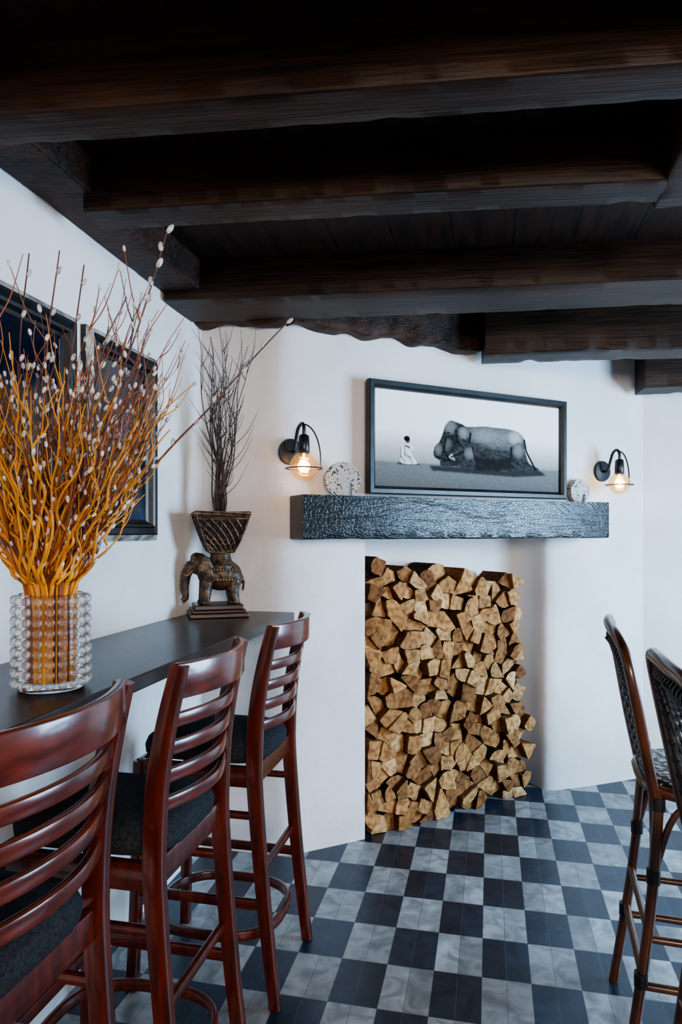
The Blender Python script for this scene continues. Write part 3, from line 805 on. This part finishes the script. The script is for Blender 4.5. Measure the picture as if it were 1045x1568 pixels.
# ------------------------------------------------------------------ elephant statue planter
def statue():
    e = empty("elephant_statue_planter", (-1.097, 2.64, 1.058), math.radians(28))
    mb = MB()
    mb.box((-.118, -.10, 0), (.118, .10, .018)); mb.box((-.108, -.09, .018), (.108, .09, .030)); mb.box((-.098, -.08, .030), (.098, .08, .050))
    mb.obj("plinth", M['plinth'], e, bevel=.004)
    mb = MB()
    mb.ball((.015, 0, .168), (.082, .058, .066), nu=20, nv=14); mb.ball((.055, 0, .158), (.048, .052, .060), nu=16, nv=12)
    mb.ball((-.035, 0, .178), (.048, .050, .058), nu=16, nv=12)
    mb.ball((-.074, 0, .212), (.040, .038, .046), nu=16, nv=12); mb.ball((-.084, 0, .238), (.026, .030, .022))
    for s in (-1, 1):
        mb.ball((-.054, s*.050, .200), (.030, .009, .048), nu=14, nv=10); mb.ball((-.040, s*.056, .172), (.020, .008, .030), nu=14, nv=10)
        mb.tube(catmull([(-.045, s*.030, .15), (-.05, s*.032, .10), (-.055, s*.033, .052)], 4), [.027, .020], 12)
        mb.tube(catmull([(.065, s*.030, .15), (.060, s*.033, .105), (.068, s*.033, .052)], 4), [.030, .020], 12)
        mb.ball((-.058, s*.033, .056), (.023, .021, .010)); mb.ball((.066, s*.033, .056), (.024, .022, .010))
    mb.tube(catmull([(-.10, 0, .215), (-.125, 0, .170), (-.132, 0, .115), (-.128, 0, .078), (-.142, 0, .062)], 5), [.024, .018, .014, .012, .011, .010], 12)
    mb.tube(catmull([(.092, 0, .175), (.108, 0, .14), (.105, .004, .10)], 4), [.007, .005], 8)
    mb.rings([[Vector((.012+a*math.cos(2*math.pi*j/24), b*math.sin(2*math.pi*j/24), z)) for j in range(24)] for a, b, z in [(.05, .056, .17), (.058, .060, .205), (.047, .047, .225), (.040, .040, .25), (.05, .05, .268)]])
    o = mb.obj("elephant", M['bronze'], e)
    rm = o.modifiers.new("remesh", 'REMESH'); rm.mode = 'VOXEL'; rm.voxel_size = .003; rm.use_smooth_shade = True
    sm = o.modifiers.new("smooth", 'SMOOTH'); sm.iterations = 3; sm.factor = .5
    mb = MB()
    for s in (-1, 1):
        mb.tube(catmull([(-.098, s*.022, .190), (-.122, s*.028, .168), (-.142, s*.024, .176)], 4), [.0065, .002], 8)
        mb.ball((-.100, s*.028, .225), .0045)
        for k in range(10):
            x = -.03+.012*k; mb.ball((x, s*(.060-.0006*(k-4.5)**2), .150), .0055, nu=8, nv=6)
            mb.ball((x, s*(.060-.0006*(k-4.5)**2), .190), .0045, nu=8, nv=6)
    mb.obj("tusks_and_beads", pmat("old_ivory_gold", (.16, .09, .04), (.30, .19, .09), 30, .4, metal=.3), e, smooth=True)
    mb = MB(); z0, z1, a0, a1 = .264, .418, .050, .108
    def corner(sx, sy, t): a = a0+(a1-a0)*(t**.8); return Vector((.012+sx*a, sy*a*.9, z0+(z1-z0)*t))
    C4 = [(-1, -1), (1, -1), (1, 1), (-1, 1)]
    mb.rings([[corner(sx*.93, sy*.93, t) for sx, sy in C4] for t in (0, .25, .5, .75, .94)], 1)
    for t, r in ((0, .006), (.86, .005), (1, .009)):
        mb.tube([corner(*c, t) for c in C4], r, 6, closed=True)
    for k in range(4):
        c, d = C4[k], C4[(k+1) % 4]; mb.tube([corner(*c, t) for t in (0, .3, .6, 1)], .006, 6)
        for i in range(-5, 7):
            for sg in (1, -1):
                path = []
                for q in range(9):
                    t = q/8*.86; s = (i/6)+sg*t*.7 if sg > 0 else (i/6)+.7-t*.7
                    if 0 <= s <= 1: path.append(corner(*c, t).lerp(corner(*d, t), s))
                if len(path) > 1: mb.tube(path, .0035, 5)
    mb.obj("lattice_basket", [M['bronze'], M['plinth']], e)
    rr = random.Random(21); mb = MB()
    for k in range(22):
        a = rr.uniform(0, 6.28); q = rr.random(); b = Vector((.012+math.cos(a)*.03*q, math.sin(a)*.03*q, .39)); H = rr.uniform(.45, .81)
        sp = rr.uniform(.02, .14)*(H/.6); ph = rr.uniform(0, 6); pts = [b]
        for i in range(1, 9):
            t = i/8; p = b+Vector((math.cos(a)*sp*t+.010*math.sin(ph+i*1.4), math.sin(a)*sp*t*.6+.008*math.cos(ph+i), H*t)); pts.append(p)
        path = catmull(pts, 3); mb.tube(path, [.0034, .0010], 5)
        for _ in range(rr.choice([3, 4, 5, 6])):
            i = rr.randrange(5, len(path)-2); p = path[i]; sd = Vector((rr.uniform(-1.2, 1.2), rr.uniform(-1, .6), 1.3)).normalized(); L = min(rr.uniform(.05, .19), (1.20-p.z)/1.2)
            if L < .02: continue
            mb.tube(catmull([p, p+sd*L*.5+Vector((.006, 0, 0)), p+sd*L+Vector((0, 0, L*.2))], 3), [.0017, .0006], 5)
    mb.obj("bare_branches", M['twig'], e, smooth=True)
statue()

# ------------------------------------------------------------------ camera and light
cam = bpy.data.cameras.new("camera"); co = bpy.data.objects.new("camera", cam); COL.objects.link(co)
co.location = (0, 0, 1.4); co.rotation_euler = (math.radians(90), 0, math.radians(12.3))
cam.lens = 24.0; cam.sensor_width = 36; cam.shift_y = .0198; cam.clip_start = .05
scene.camera = co
def area(name, loc, tgt, sx, sy, en, col):
    l = bpy.data.lights.new(name, 'AREA'); l.shape = 'RECTANGLE'; l.size = sx; l.size_y = sy; l.energy = en; l.color = col
    o = bpy.data.objects.new(name, l); COL.objects.link(o); o.location = loc
    o.rotation_euler = (Vector(tgt)-Vector(loc)).to_track_quat('-Z', 'Y').to_euler(); return o
area("window_daylight", (2.60, 2.70, 1.45), (-.4, 2.6, .9), 1.4, 1.3, 215, (.42, .70, 1.0))
area("room_light", (1.3, -1.9, 2.0), (-.4, 3.0, 1.1), 1.2, .8, 125, (1, .86, .74))
w = bpy.data.worlds.new("World"); scene.world = w; w.use_nodes = True
w.node_tree.nodes["Background"].inputs[0].default_value = (1.0, .93, .90, 1); w.node_tree.nodes["Background"].inputs[1].default_value = .34
